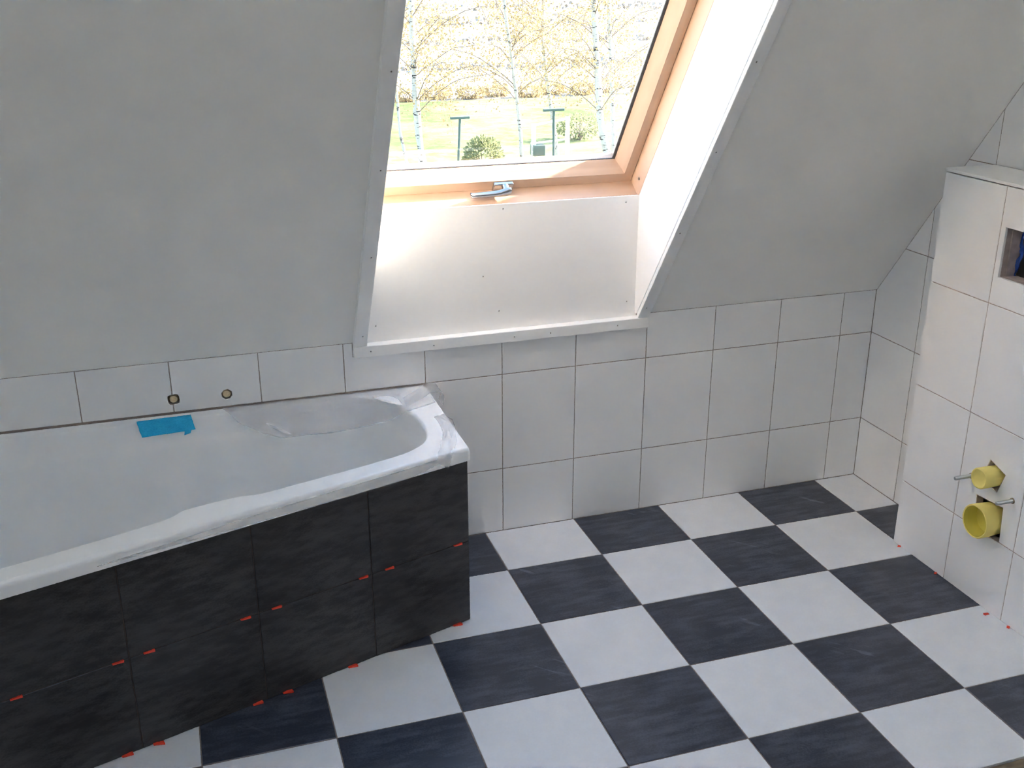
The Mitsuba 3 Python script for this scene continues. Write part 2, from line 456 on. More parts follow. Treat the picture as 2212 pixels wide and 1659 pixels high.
tag('ceiling', 'white sloping ceiling with a roof window opening and a flat strip above', kind='structure')
obj('ceiling__slope_board', sl, 'm_slope')
obj('ceiling__flat_board', flat, 'm_plain')

# ------------------------------------------------------------------ WINDOW 1
tag('window_1', 'pine roof window set deep in the white lined reveal', kind='structure')
YP = 0.0165                                  # face of the upright panel under the window
DF = 0.234                                   # room side of the pine frame
SF0 = 0.2995                                  # lower inner face of the frame
SF1 = 1.46
zpt = Z3 + (DF + 0.0005 - YP * math.sin(TH)) / math.cos(TH)
obj('window_1__apron_panel', boxm((XR0 - 0.02, YP, ZT0 - 0.02), (XR1 + 0.02, YP + 0.010, zpt)), 'm_lining', label='upright white lining panel under the window')
for x0, x1, nm in ((XR1, XR1 + 0.014, 'right'), (XR0 - 0.014, XR0, 'left')):
    pts = [(x0, -0.06, 0.004), (x1, -0.06, 0.004)]
    side = Polygon([(0.0, 0.002), (SW1 + 0.3, 0.002), (SW1 + 0.3, DF + 0.05), (-0.2, DF + 0.05), (-0.1, 0.08)])
    if nm == 'right':
        Fm = (O_ + X_ * x0, S_, N_, -X_)
    else:
        Fm = (O_ + X_ * x1, N_, S_, X_)
        side = Polygon([(b, a) for a, b in side.exterior.coords][::-1])
    v, f = slab(side, Fm, 0.014, 0.0, back=True)
    obj('window_1__side_lining', (v, f), 'm_lining', label='white lining board at the side of the window')
zt = Z3 + SW1 * math.sin(TH); yt = -SW1 * math.cos(TH)
obj('window_1__head_lining', hexa([[XR0 - 0.02, yt, zt], [XR1 + 0.02, yt, zt], [XR1 + 0.02, yt + 0.34, zt + 0.0], [XR0 - 0.02, yt + 0.34, zt + 0.0],
                                   [XR0 - 0.02, yt, zt + 0.03], [XR1 + 0.02, yt, zt + 0.03], [XR1 + 0.02, yt + 0.34, zt + 0.03], [XR0 - 0.02, yt + 0.34, zt + 0.03]]), 'm_lining')
# pine frame: four members
fx0, fx1 = XR0 + 0.001, XR1 - 0.001
FRM = (O_, X_, S_, N_)
tag('window_1__frame', 'outer pine frame')
fm = [((fx0 - 0.05, SF0 - 0.05, DF), (fx1 + 0.05, SF0 - 0.004, DF + 0.13), 'm_pine'), ((fx0 - 0.05, SF1, DF), (fx1 + 0.05, SF1 + 0.06, DF + 0.13), 'm_pine'),
      ((fx0 - 0.05, SF0 - 0.004, DF), (fx0, SF1, DF + 0.13), 'm_pine_side'), ((fx1, SF0 - 0.004, DF), (fx1 + 0.05, SF1, DF + 0.13), 'm_pine_side')]
for nm, (lo, hi, mt) in zip(('bottom_rail', 'top_rail', 'jamb', 'jamb'), fm):
    obj('window_1__frame__' + nm, boxm(lo, hi, FRM, 0.0015), mt)
for xx in (fx1 - 0.0005, ):
    obj('window_1__frame__screw', lathe([(0.0, 0.0015), (0.004, 0.0015), (0.0045, 0.0)], sdp(xx, SF0 + 0.045, DF + 0.032), (-1, 0, 0), 16), 'm_screwhole', label='small dark screw in the jamb')
# sash with a bevelled inner face, four mitred members
DS, DG = 0.306, 0.352
sx0, sx1, ss0, ss1 = fx0 + 0.002, fx1 - 0.002, SF0 - 0.003, SF1 - 0.004
ix, gx = 0.030, 0.053                        # from the sash edge to its inner arris, to the glass
tag('window_1__sash', 'pine sash')


def rect(x0, x1, s0, s1, d):
    return np.array([sdp(x0, s0, d), sdp(x1, s0, d), sdp(x1, s1, d), sdp(x0, s1, d)])


r_out0, r_in0 = rect(sx0, sx1, ss0, ss1, DS), rect(sx0 + ix, sx1 - ix, ss0 + ix + 0.004, ss1 - ix, DS)
r_gl = rect(sx0 + gx, sx1 - gx, ss0 + gx, ss1 - gx, DG)
r_outb, r_glb = rect(sx0, sx1, ss0, ss1, DG + 0.03), rect(sx0 + gx, sx1 - gx, ss0 + gx, ss1 - gx, DG + 0.03)
for k, nm in enumerate(('bottom_rail', 'stile', 'top_rail', 'stile')):
    a, b = k, (k + 1) % 4
    prof_a = [r_out0[a], r_in0[a], r_gl[a], r_glb[a], r_outb[a]]
    prof_b = [r_out0[b], r_in0[b], r_gl[b], r_glb[b], r_outb[b]]
    v = np.array(prof_a + prof_b)
    f = []
    for q in range(5):
        w = (q + 1) % 5
        f += [[q, w, w + 5], [q, w + 5, q + 5]]
    f += [[0, 2, 1], [0, 3, 2], [0, 4, 3], [5, 6, 7], [5, 7, 8], [5, 8, 9]]
    f = np.array(f)
    ctr = v.mean(0)
    t0 = np.cross(v[f[0, 1]] - v[f[0, 0]], v[f[0, 2]] - v[f[0, 0]])
    if np.dot(t0, v[f[0]].mean(0) - ctr) < 0: f = f[:, ::-1]
    obj('window_1__sash__' + nm, (v, f), 'm_pine' if k in (0, 2) else 'm_pine_side')
# pane and its dark spacer
tag('window_1__sash__spacer', 'dark sealing strip along the glass')
sp = []
for k in range(4):
    o, i2 = rect(sx0 + gx, sx1 - gx, ss0 + gx, ss1 - gx, DG + 0.002), rect(sx0 + gx + 0.009, sx1 - gx - 0.009, ss0 + gx + 0.0015, ss1 - gx - 0.007, DG + 0.002)
    a, b = k, (k + 1) % 4
    sp.append((np.array([o[a], o[b], i2[b], i2[a], o[a] + N_ * 0.0035, o[b] + N_ * 0.0035, i2[b] + N_ * 0.0035, i2[a] + N_ * 0.0035]), hexa(np.zeros((8, 3)))[1]))
obj('window_1__sash__spacer', join(*sp), 'm_gasket')
labels['window_1__sash__spacer'] = {'label': 'dark sealing strip along the glass'}
pg = rect(sx0 + gx - 0.002, sx1 - gx + 0.002, ss0 + gx - 0.002, ss1 - gx + 0.002, DG + 0.006)
obj('window_1__sash__pane', (pg, np.array([[0, 2, 1], [0, 3, 2]])), 'm_glass', label='clear window pane')
# outside: flashing that closes the gap between frame and roof, and the roof itself
roof = Polygon([(XL - 0.4, -0.9), (XC + 0.4, -0.9), (XC + 0.4, 3.3), (XL - 0.4, 3.3)]).difference(sbox(fx0 - 0.045, SF0 - 0.045, fx1 + 0.045, SF1 + 0.055))
obj('roof', slab(roof, (O_ + N_ * (DF + 0.06), X_, S_, N_), 0.03, 0.0, back=True), 'm_dark', label='dark roof covering outside around the window', kind='structure')
# handle on the bottom rail
hx = 0.0905
hk = 'window_1__handle'
tag(hk, 'brushed metal window handle')
HS = ss0 + 0.016
FH = (sdp(hx, HS, DS), X_, S_, -N_)
obj(hk + '__base', boxm((-0.031, -0.034, -0.001), (0.031, 0.015, 0.013), FH, 0.002), 'm_steel')
obj(hk + '__pad', boxm((-0.030, -0.040, -0.002), (0.032, -0.030, 0.010), FH, 0.001), 'm_pad', label='pale plastic foot of the handle')
obj(hk + '__neck', lathe([(0.0, 0.0), (0.011, 0.0), (0.011, 0.020), (0.009, 0.024), (0.0, 0.024)], sdp(hx + 0.004, HS + 0.007, DS - 0.012), -N_, 20), 'm_steel', 30)
path = [(0.016, 0.009, 0.035), (0.004, 0.008, 0.036), (-0.020, 0.002, 0.036), (-0.055, 0.000, 0.036), (-0.092, 0.000, 0.037), (-0.106, 0.004, 0.040), (-0.113, 0.011, 0.043)]
w = [(0.011, 0.008), (0.013, 0.009), (0.0095, 0.009), (0.008, 0.0085), (0.008, 0.008), (0.0075, 0.0075), (0.005, 0.005)]
rings = []
nn = 12
for (a, b, c), (ws, wd) in zip(path, w):
    t = np.arange(nn) * 2 * math.pi / nn
    ct, st = np.sign(np.cos(t)) * np.abs(np.cos(t)) ** 0.6, np.sign(np.sin(t)) * np.abs(np.sin(t)) ** 0.6
    rings.append(np.stack([np.full(nn, a), b + ws * ct, c + wd * st], 1))
rv = np.vstack(rings)
rf = []
for k in range(len(path) - 1):
    for i in range(nn):
        j = (i + 1) % nn
        rf += [[k * nn + i, k * nn + j, (k + 1) * nn + j], [k * nn + i, (k + 1) * nn + j, (k + 1) * nn + i]]
for i in range(1, nn - 1):
    rf += [[0, i + 1, i], [(len(path) - 1) * nn, (len(path) - 1) * nn + i, (len(path) - 1) * nn + i + 1]]
O4 = [np.asarray(a) for a in FH]
rvw = O4[0] + rv[:, :1] * O4[1] + rv[:, 1:2] * O4[2] + rv[:, 2:] * O4[3]
obj(hk + '__lever', (rvw, np.array(rf)), 'm_steel', 40, label='bent metal lever')

# surround boards (trim) round the opening
tag('trim_1', 'flat white surround boards round the window opening', kind='structure')
xi0, xi1 = -0.3655, 0.5225
TK = 0.018
FT = (O_, X_, S_, -N_)
obj('trim_1__side_board', join(boxm((XT0, -0.004, 0.0035), (xi0, SW1 + 0.04, TK), FT, 0.0015), boxm((XT0, -0.004, -0.001), (xi0 - 0.006, SW1 + 0.04, 0.006), FT)), 'm_trim')
obj('trim_1__side_board', join(boxm((xi1, -0.004, 0.0035), (XT1, SW1 + 0.04, TK), FT, 0.0015), boxm((xi1 + 0.006, -0.004, -0.001), (XT1, SW1 + 0.04, 0.006), FT)), 'm_trim')
obj('trim_1__head_board', boxm((xi0 + 0.0005, SW1, -0.001), (xi1 - 0.0005, SW1 + 0.04, TK), FT, 0.0015), 'm_trim')
obj('trim_1__bottom_board', boxm((XT0, -0.018, ZT0), (XT1, YP - 0.0005, ZT1), None, 0.0015), 'm_trim')
for x, z in ((-0.355, 0.688), (-0.16, 0.686), (0.10, 0.687), (0.22, 0.687), (0.45, 0.688)):
    obj('trim_1__nail_hole', lathe([(0.0, 0.0006), (0.0018, 0.0006), (0.0022, 0.0)], (x, -0.018, z), (0, -1, 0), 10), 'm_screwhole')
for s in (0.05, 0.40, 0.72, 1.02):
    for x in (xi0 - 0.016, xi1 + 0.016):
        obj('trim_1__nail_hole', lathe([(0.0, 0.0006), (0.0018, 0.0006), (0.0022, 0.0)], sdp(x, s, -TK), -N_, 10), 'm_screwhole')
for x, z in ((-0.33, 0.755), (0.075, 1.085), (0.48, 1.08), (0.495, 0.755), (0.06, 0.765), (0.01, 0.88)):
    obj('window_1__nail_hole', lathe([(0.0, 0.0006), (0.0016, 0.0006), (0.002, 0.0)], (x, YP, z), (0, -1, 0), 10), 'm_screwhole')

# ------------------------------------------------------------------ BATHTUB
ZR = 0.5580
la = np.array([-0.1862, -0.0030]); lb = np.array([-0.1870, -0.5060])
lip_t = AP_T
lc = lb + lip_t * ((XL + 0.012 - lb[0]) / lip_t[0])
outer = Polygon([tuple(la), (XL + 0.012, -0.003), tuple(lc), tuple(lb)]).buffer(-0.012, join_style=2).buffer(0.012, quad_segs=4)
inner_pts = [(-0.450, -0.0435), (-0.395, -0.055), (-0.350, -0.083), (-0.310, -0.138), (-0.284, -0.209), (-0.274, -0.289), (-0.2775, -0.384), (-0.296, -0.430), (-0.341, -0.471), (-0.387, -0.4935),
             (-0.486, -0.5270), (-0.700, -0.5905), (-0.750, -0.6045), (-0.775, -0.6035), (-0.800, -0.6015), (-0.850, -0.6110), (-0.925, -0.6305), (-0.941, -0.6385), (-0.952, -0.652), (-0.972, -0.668), (-1.03, -0.6935),
             (-1.314, -0.7895), (-1.500, -0.842), (-1.600, -0.852), (-1.672, -0.815), (-1.708, -0.745), (-1.722, -0.600), (-1.722, -0.300), (-1.705, -0.160), (-1.662, -0.085), (-1.590, -0.050), (-1.520, -0.0435)]
inner_raw = Polygon(inner_pts)


def chaikin(c, n=2):
    c = np.asarray(c, float)
    for _ in range(n):
        d = np.roll(c, -1, 0)
        c = np.stack([0.75 * c + 0.25 * d, 0.25 * c + 0.75 * d], 1).reshape(-1, 2)
    return c


inner = Polygon(chaikin(inner_pts, 2))
ctr = np.array([-0.93, -0.33])


def angles_of(poly, step):
    L = poly.exterior.length
    p = np.array([poly.exterior.interpolate(q).coords[0] for q in np.arange(0, L, step)])
    p = np.vstack([p, np.array(poly.exterior.coords)[:-1]])
    return np.arctan2(p[:, 1] - ctr[1], p[:, 0] - ctr[0])


ang = np.unique(np.round(np.concatenate([angles_of(inner, 0.012), angles_of(outer, 0.05)]), 4))
ang = ang[np.concatenate([[True], np.diff(ang) > 0.0012])]


def polar(poly):
    out = []
    for a in ang:
        ray = LineString([ctr, ctr + 4 * np.array([math.cos(a), math.sin(a)])])
        x = ray.intersection(poly.exterior)
        pts = [x] if x.geom_type == 'Point' else [g for g in getattr(x, 'geoms', []) if g.geom_type == 'Point'] or [Point(x.coords[0])]
        d = max(math.hypot(q.x - ctr[0], q.y - ctr[1]) for q in pts)
        out.append(ctr + d * np.array([math.cos(a), math.sin(a)]))
    return np.array(out)


def off(poly, d):
    g = poly.buffer(d, join_style=1, quad_segs=6)
    return max(getattr(g, 'geoms', [g]), key=lambda q: q.area)


inner_s = off(off(inner, -0.02), 0.02)
lv = [(off(outer, -0.010), 0.5195), (outer, 0.5195), (outer, 0.5420), (off(outer, -0.0012), 0.5490), (off(outer, -0.0045), 0.5550), (off(outer, -0.010), ZR)]
lv += [(off(inner, 0.012), ZR), (off(inner, 0.0055), ZR - 0.0012), (off(inner, 0.0015), ZR - 0.0045), (inner, ZR - 0.011)]
lv += [(off(inner, -0.004), ZR - 0.035), (off(inner, -0.0085), 0.500), (off(inner, -0.012), 0.490), (off(inner_s, -0.017), 0.484), (off(inner_s, -0.021), 0.470),
       (off(inner_s, -0.034), 0.38), (off(inner_s, -0.048), 0.28), (off(inner_s, -0.062), 0.20), (off(inner_s, -0.080), 0.160), (off(inner_s, -0.105), 0.138), (off(inner_s, -0.14), 0.130)]
tv = np.vstack([np.column_stack([polar(g), np.full(len(ang), z)]) for g, z in lv] + [[[ctr[0], ctr[1], 0.126]]])
n_ = len(ang)
i_ = np.arange(n_); j_ = (i_ + 1) % n_
tf = []
for k in range(len(lv) - 1):
    a0, a1 = k * n_, (k + 1) * n_
    tf += [np.stack([a0 + i_, a0 + j_, a1 + j_], 1), np.stack([a0 + i_, a1 + j_, a1 + i_], 1)]
tf.append(np.stack([(len(lv) - 1) * n_ + i_, (len(lv) - 1) * n_ + j_, np.full(n_, len(tv) - 1)], 1))
tag('bathtub', 'white built-in bathtub narrowing to its right end, set on the dark tiled panel', 'bathtub')
obj('bathtub__shell', (tv, np.vstack(tf)), 'm_acrylic', 40)

# tiled bath panel
tag('bath_panel', 'slanting bath panel of large dark slate-look tiles with open joints', 'bath panel')
ZP = 0.5175
a0, a1 = AP_A, AP_A + AP_T * (ap_end - 0.002)
inw = -AP_N
core_t = 0.05
cA = AP_A + inw * 0.0022 + AP_T * 0.004
cB = AP_A + AP_T * (ap_end - 0.045) + inw * 0.0022
core = [hexa([[*cB, -0.0005], [*cA, -0.0005], [*(cA + inw * core_t), -0.0005], [*(cB + inw * core_t), -0.0005], [*cB, ZP], [*cA, ZP], [*(cA + inw * core_t), ZP], [*(cB + inw * core_t), ZP]]),
        boxm((AP_A[0] - 0.055, AP_A[1] + 0.055, -0.0005), (AP_A[0] - 0.0022, -0.002, ZP))]
obj('bath_panel__block_core', join(*core), 'm_darkgrout')
FA = (np.array([*AP_A, 0.0]), np.array([-AP_T[0], -AP_T[1], 0.0]), np.array([0, 0, 1.0]), np.array([*AP_N, 0.0]))
ss = [0.0, 0.3075, 0.6255, 0.9445, 1.2625, ap_end - 0.012]
zz = [0.0012, 0.2590, ZP - 0.001]
for k in range(len(ss) - 1):
    for r in range(2):
        g = sbox(-ss[k + 1] + 0.0014, zz[r] + (0.0012 if r else 0), -ss[k] - (0.0014 if k else 0), zz[r + 1] - 0.0012)
        Fz = (FA[0] + FA[3] * rng.uniform(-0.0004, 0.0004),) + FA[1:]
        obj('bath_panel__tile', slab(g, Fz, 0.0095, 0.0010), 'm_shadedslate_' + 'ab'[rng.integers(2)])
# tiles of the short side towards the wall
FE = (np.array([AP_A[0], 0, 0]), np.array([0, 1.0, 0]), np.array([0, 0, 1.0]), np.array([1.0, 0, 0]))
for r in range(2):
    for y0, y1 in ((-0.468, -0.165), (-0.162, -0.004)):
        obj('bath_panel__tile', slab(sbox(y0, zz[r] + (0.0012 if r else 0), y1, zz[r + 1] - 0.0012), FE, 0.0085, 0.0010), 'm_shadedslate_' + 'ab'[rng.integers(2)])

# ------------------------------------------------------------------ CISTERN BOXING
tag('cistern_boxing', 'white tiled boxing for a toilet cistern with an open flush hole', 'cistern boxing')
FX = (np.array([XB, 0, 0]), np.array([0, -1.0, 0]), np.array([0, 0, 1.0]), np.array([-1.0, 0, 0]))
flush = sbox(0.7400, 0.9640, 0.9900, 1.1020)
PS, PB = (-0.848, 0.407, 0.0310, 0.053), (-0.8535, 0.272, 0.0505, 0.046)
cut_s = affinity.rotate(sbox(0.848 - 0.034, 0.407 - 0.034, 0.848 + 0.034, 0.407 + 0.034), -18)
cut_b = affinity.rotate(sbox(0.8535 - 0.053, 0.272 - 0.053, 0.8535 + 0.053, 0.272 + 0.057), 4)
rods = [(-0.765, 0.3700, 0.058), (-0.930, 0.3680, 0.055)]
cols = [-YB0, 0.7210, 0.9653, -YB1]
brow = [0.0, 0.2245, 0.5552, 0.8847, ZB]
for i in range(3):
    for r in range(4):
        g = sbox(cols[i] + (gT if i else 0), brow[r] + (gT if r else 0.0006), cols[i + 1] - (gT if i < 2 else 0), brow[r + 1] - (gT if r < 3 else 0.0022))
        g = g.difference(flush).difference(cut_s).difference(cut_b)
        for y, z, _ in rods:
            g = g.difference(Point(-y, z).buffer(0.0085, quad_segs=3))
        for q in getattr(g, 'geoms', [g]):
            if q.area < 2e-4: continue
            obj('cistern_boxing__tile', slab(q, FX, WT, 0.0011), MT[rng.integers(3)])
# ends of the boxing, tiled as well
for y, nrm in ((YB0, 1.0), (YB1, -1.0)):
    Fq = (np.array([0, y, 0]), np.array([-nrm, 0, 0]), np.array([0, 0, 1.0]), np.array([0, nrm, 0]))
    for r in range(4):
        u0, u1 = sorted((-nrm * (XB + WT + 0.0005), -nrm * (XC - WT - 0.001)))
        g = sbox(u0, brow[r] + (gT if r else 0.0006), u1, brow[r + 1] - (gT if r < 3 else 0.0022))
        obj('cistern_boxing__tile', slab(g, Fq, WT * 0.95, 0.0011), MT[rng.integers(3)])
shell = sbox(-YB0 + WT, 0.0, -YB1 - WT, ZB - 0.003).difference(flush.buffer(0.0005)).difference(cut_s.buffer(-0.002)).difference(cut_b.buffer(-0.002))
obj('cistern_boxing__board', slab(shell, (np.array([XB + 0.0016, 0, 0]),) + FX[1:], 0.024, 0.0, back=True), 'm_board', label='grey-brown board behind the tiles')
obj('cistern_boxing__back_board', boxm((XC - 0.022, YB1 + 0.02, 0.001), (XC - 0.0095, YB0 - 0.02, ZB - 0.004)), 'm_cavity')
obj('cistern_boxing__top_slab', boxm((XB - 0.003, YB1 - 0.004, ZB + 0.0012), (XC - 0.0085, YB0 + 0.004, ZB + 0.0105), None, 0.0018), 'm_trim', label='flat white top board with a rounded front edge')
# what shows in the flush hole: lining of the cut, a crumpled blue film, a pale fitting
lin = [boxm((XB + 0.024, -0.7400 - 0.004, 0.9640), (XB + 0.058, -0.7400, 1.1020)), boxm((XB + 0.024, -0.9900, 0.9600), (XB + 0.058, -0.7400, 0.9645)), boxm((XB + 0.024, -0.9900, 1.1015), (XB + 0.058, -0.7400, 1.106))]
obj('cistern_boxing__hole_lining', join(*lin), 'm_board')
gy, gz = np.meshgrid(np.linspace(0, 1, 12), np.linspace(0, 1, 26), indexing='ij')
wd = 0.010 + 0.026 * np.clip(np.sin(gz * 3.0) * 0.6 + 0.5 * meshkit.noise(np.stack([gz * 7, gz * 0, gz * 0], -1)), 0.1, 1)
bx_ = XB + 0.054 + 0.012 * (meshkit.noise(np.stack([gy * 4, gz * 9, gz * 0], -1), 3) - 0.5) - 0.012 * gy
bv = np.stack([bx_, -0.7445 - gy * wd, 0.966 + gz * 0.125], -1).reshape(-1, 3)
q = np.arange(12 * 26).reshape(12, 26)
bf = np.vstack([np.stack([q[:-1, :-1].ravel(), q[1:, :-1].ravel(), q[1:, 1:].ravel()], 1), np.stack([q[:-1, :-1].ravel(), q[1:, 1:].ravel(), q[:-1, 1:].ravel()], 1)])
obj('cistern_boxing__blue_film', (bv, bf), 'm_bluefilm', True, label='crumpled blue protective film inside the flush hole')
obj('cistern_boxing__inner_fitting', boxm((XB + 0.040, -0.93, 0.966), (XB + 0.068, -0.805, 0.972), None, 0.001), 'm_trim', label='pale fitting inside the flush hole')

# yellow plugs, threaded rods
for nm, (y, z, r, l), lab, cav in (('pipe_plug', PS, 'smaller yellow plastic pipe plug with a closed dished end, sticking out above the large one', 0.006),
                                  ('pipe_plug', PB, 'larger yellow plastic drain plug, open at the end, low on the tiled cistern boxing', 0.042)):
    key = thing(nm, lab, 'pipe plug', 'yellow pipe plugs in the cistern boxing')
    o = (XB, y, z)
    prof_ = [(r * 0.93, -0.060), (r * 0.95, -0.006), (r * 0.96, 0.0), (r * 0.985, l * 0.30), (r, l - 0.004), (r - 0.0015, l - 0.0008), (r - 0.003, l), (r - 0.0055, l - 0.001)]
    obj(key + '__body', lathe(prof_, o, (-1, 0, 0), 56), 'm_yellow', 35)
    obj(key + '__inside', lathe([(r - 0.0055, l - 0.001), (r - 0.0075, l - cav * 0.6), (r - 0.011, l - cav), (r * 0.3, l - cav - 0.002), (0.0, l - cav - 0.002)], o, (-1, 0, 0), 56), 'm_yellow_shaded' if cav > 0.02 else 'm_yellow', 35,
        label='hollow of the plug')
for k, (y, z, l) in enumerate(rods):
    key = thing('threaded_rod', ('zinc threaded rod standing out beside the smaller yellow plug, to its left' if k == 0 else 'zinc threaded rod standing out to the right of the larger yellow plug'), 'threaded rod', 'threaded rods for hanging the toilet')
    nt = 42
    pf = [(0.0, l)] + [(0.0045, l)]
    for t in range(nt):
        x = l - 0.001 - (l + 0.03) * t / nt
        pf += [(0.0060, x - 0.0006), (0.0052, x - 0.0013)]
    pf = pf[::-1]
    obj(key + '__bolt', lathe(pf, (XB, y, z), (-1, 0, 0), 16), 'm_zinc', 30)
    obj(key + '__sleeve', lathe([(0.0083, -0.01), (0.0083, 0.0015), (0.0066, 0.0022), (0.0066, -0.01)], (XB, y, z), (-1, 0, 0), 20), 'm_plaster', 30, label='brown sleeve where the rod enters the tile')

# pipe ends in the back wall above the bath
for k, (hole, cx, cz) in enumerate(((hole_a, -0.9328, 0.5983), (hole_b, -0.7835, 0.5962))):
    key = thing('pipe_end', ('grey-brown pipe end in a squarish hole cut across a tile joint above the bath' if k == 0 else 'brown pipe end in a round hole in the tile above the bath'), 'pipe end', 'pipe ends in the wall above the bath')
    r = 0.0112
    obj(key + '__plug', lathe([(r, 0.034), (r, 0.0045), (r - 0.0015, 0.0030), (r * 0.62, 0.0030), (r * 0.55, 0.0050), (r * 0.20, 0.0046), (0.0, 0.0046)][::-1], (cx, 0.0, cz), (0, 1, 0), 32), 'm_pipeend', 35)

# ------------------------------------------------------------------ RED TILE WEDGES
def wedge(o, along, up, out, L=0.026, w=0.0055, h=0.0065):
    """thin end at o + along * 0, thick end at along * L."""
    o, a, u, n = [np.asarray(q, float) for q in (o, along, up, out)]
    p = [o - u * 0.0008, o + a * L - u * h / 2, o + a * L + u * h / 2, o + u * 0.0008]
    p = np.array(p)
    v = np.vstack([p - n * 0.004, p + n * w])
    return hexa(v)


def pan(s, z):
    return np.array([*(AP_A + AP_T * s), z])


Un, Zn, An, Tn = np.array([*AP_N, 0]), np.array([0, 0, 1.0]), np.array([*AP_N, 0]), np.array([*AP_T, 0])
jl = ['red tile wedge in the open joint of the dark bath panel, {} from the panel corner on the right']
nth = ['first', 'second', 'third', 'fourth', 'fifth', 'sixth', 'seventh', 'eighth']
for k, s in enumerate((0.0250, 0.2430, 0.3210, 0.5660, 0.6480, 0.8860, 0.9580, 1.1780)):
    m = wedge(pan(s + 0.026, 0.2590) + Un * 0.0008, -Tn, Zn, Un, 0.026, 0.0045, 0.0060)
    obj('tile_wedge', m, 'm_red', label=f'red wedge in the middle joint of the dark bath panel, {nth[k]} from the right', cat='tile wedge', group='red tile wedges')
for k, s in enumerate((0.0340, 0.3700, 0.5580, 0.6400, 0.8950, 0.9700)):
    tilt = rng.uniform(-0.4, 0.4)
    al = -Tn * math.cos(tilt) + Un * math.sin(abs(tilt))
    m = wedge(pan(s + 0.026, 0.0032) + Un * 0.001, al, Zn, Un, 0.026, 0.006, 0.0055)
    obj('tile_wedge', m, 'm_red', label=f'red wedge on the floor under the dark bath panel, {nth[k]} from the right', cat='tile wedge', group='red tile wedges')
Yn = np.array([0, -1.0, 0]); Xn = np.array([-1.0, 0, 0])
for k, y in enumerate((-0.520, -0.690, -0.9290, -1.0000)):
    o = np.array([XB - 0.002 - (0.008 if k == 2 else 0), y, 0.003])
    al = Xn if k == 2 else (Xn * 0.75 + Yn * (0.66 if k % 2 else -0.66))
    side = np.cross(Zn, al)
    m = wedge(o, al, Zn, side, 0.015 if k == 2 else 0.010, 0.004, 0.004)
    obj('tile_wedge', m, 'm_red', label=f'red wedge on the floor along the white cistern boxing, {nth[k]} from the back', cat='tile wedge', group='red tile wedges')

# ------------------------------------------------------------------ PLASTIC FILM AND TAPE ON THE TUB
def grid_mesh(P):
    a, b = P.shape[:2]
    q = np.arange(a * b).reshape(a, b)
    f = np.vstack([np.stack([q[:-1, :-1].ravel(), q[1:, :-1].ravel(), q[1:, 1:].ravel()], 1), np.stack([q[:-1, :-1].ravel(), q[1:, 1:].ravel(), q[:-1, 1:].ravel()], 1)])
    return P.reshape(-1, 3), f


def wav(u, v, k, seed):
    return meshkit.fbm(np.stack([u * k, v * k, u * 0 + 3.3], -1), 2, seed) - 0.5


tag('plastic_film', 'clear protective film, wrinkled and half torn off, over the rim of the bathtub', 'plastic film')
# a sheet stretched over the back right corner of the opening
u, v = np.meshgrid(np.linspace(-0.80, -0.196, 90), np.linspace(0, 1, 36), indexing='ij')
ye = np.interp(u, [-0.80, -0.76, -0.70, -0.62, -0.52, -0.41, -0.284, -0.196], [-0.020, -0.120, -0.215, -0.256, -0.268, -0.250, -0.205, -0.165])
y = -0.008 + v * (ye + 0.008)
free = np.clip((-0.050 - y) / 0.05, 0, 1) * np.clip((-0.285 - u) / 0.06, 0, 1)
z = ZR + 0.0016 - 0.012 * free * (0.4 + 0.6 * v) + 0.0030 * wav(u * 1.4, v * 0.8, 6, 2) * (0.2 + free) - 0.020 * np.exp(-((u + 0.655) / 0.03) ** 2) * np.clip(v - 0.6, 0, 1)
obj('plastic_film__sheet', grid_mesh(np.stack([u, y, z], -1)), 'm_film', True)
edge = np.stack([u, y, z], -1)[14:, -1]
obj('plastic_film__folded_edge', sweep(edge, np.interp(np.arange(len(edge)), [0, 8, len(edge) - 8, len(edge)], [0.0004, 0.0011, 0.0011, 0.0005]), 6), 'm_filmfold', True, label='folded bright edge of the film')
cr = np.array([[-0.690, -0.170, ZR + 0.001], [-0.668, -0.205, ZR - 0.004], [-0.648, -0.238, ZR - 0.006], [-0.634, -0.258, ZR - 0.004]])
cw = np.array([0.002, 0.006, 0.009, 0.003])
crv = np.vstack([cr + np.outer(cw, [0.9, -0.1, 0.45]), cr - np.outer(cw, [0.5, 0.3, -0.3])])
obj('plastic_film__crease', (crv, np.array([[i, i + 1, i + 5, i + 4] for i in range(3)])), 'm_filmfold', True, label='short crease in the film, its glint painted as whiter film')  # highlight on the fold, painted with a whiter strip
# loose wrinkled loops at the right end
def strip(path, width, name, seed, amp=0.004, nu=46, nv=14):
    path = np.array(path, float)
    t = np.linspace(0, len(path) - 1, nu)
    P = np.stack([np.interp(t, np.arange(len(path)), path[:, k]) for k in range(6)], 1)
    for _ in range(2):
        P[1:-1] = (P[:-2] + 2 * P[1:-1] + P[2:]) / 4
    v_ = np.linspace(-1, 1, nv)
    G_ = P[:, None, :3] + v_[None, :, None] * P[:, None, 3:] * width
    uu, vv = np.meshgrid(np.linspace(0, 3, nu), v_, indexing='ij')
    G_[..., 2] += amp * 2 * wav(uu, vv, 2.3, seed)
    G_[..., 0] += amp * 1.4 * wav(uu, vv, 2.1, seed + 5)
    obj(name, grid_mesh(G_), 'm_film', True)


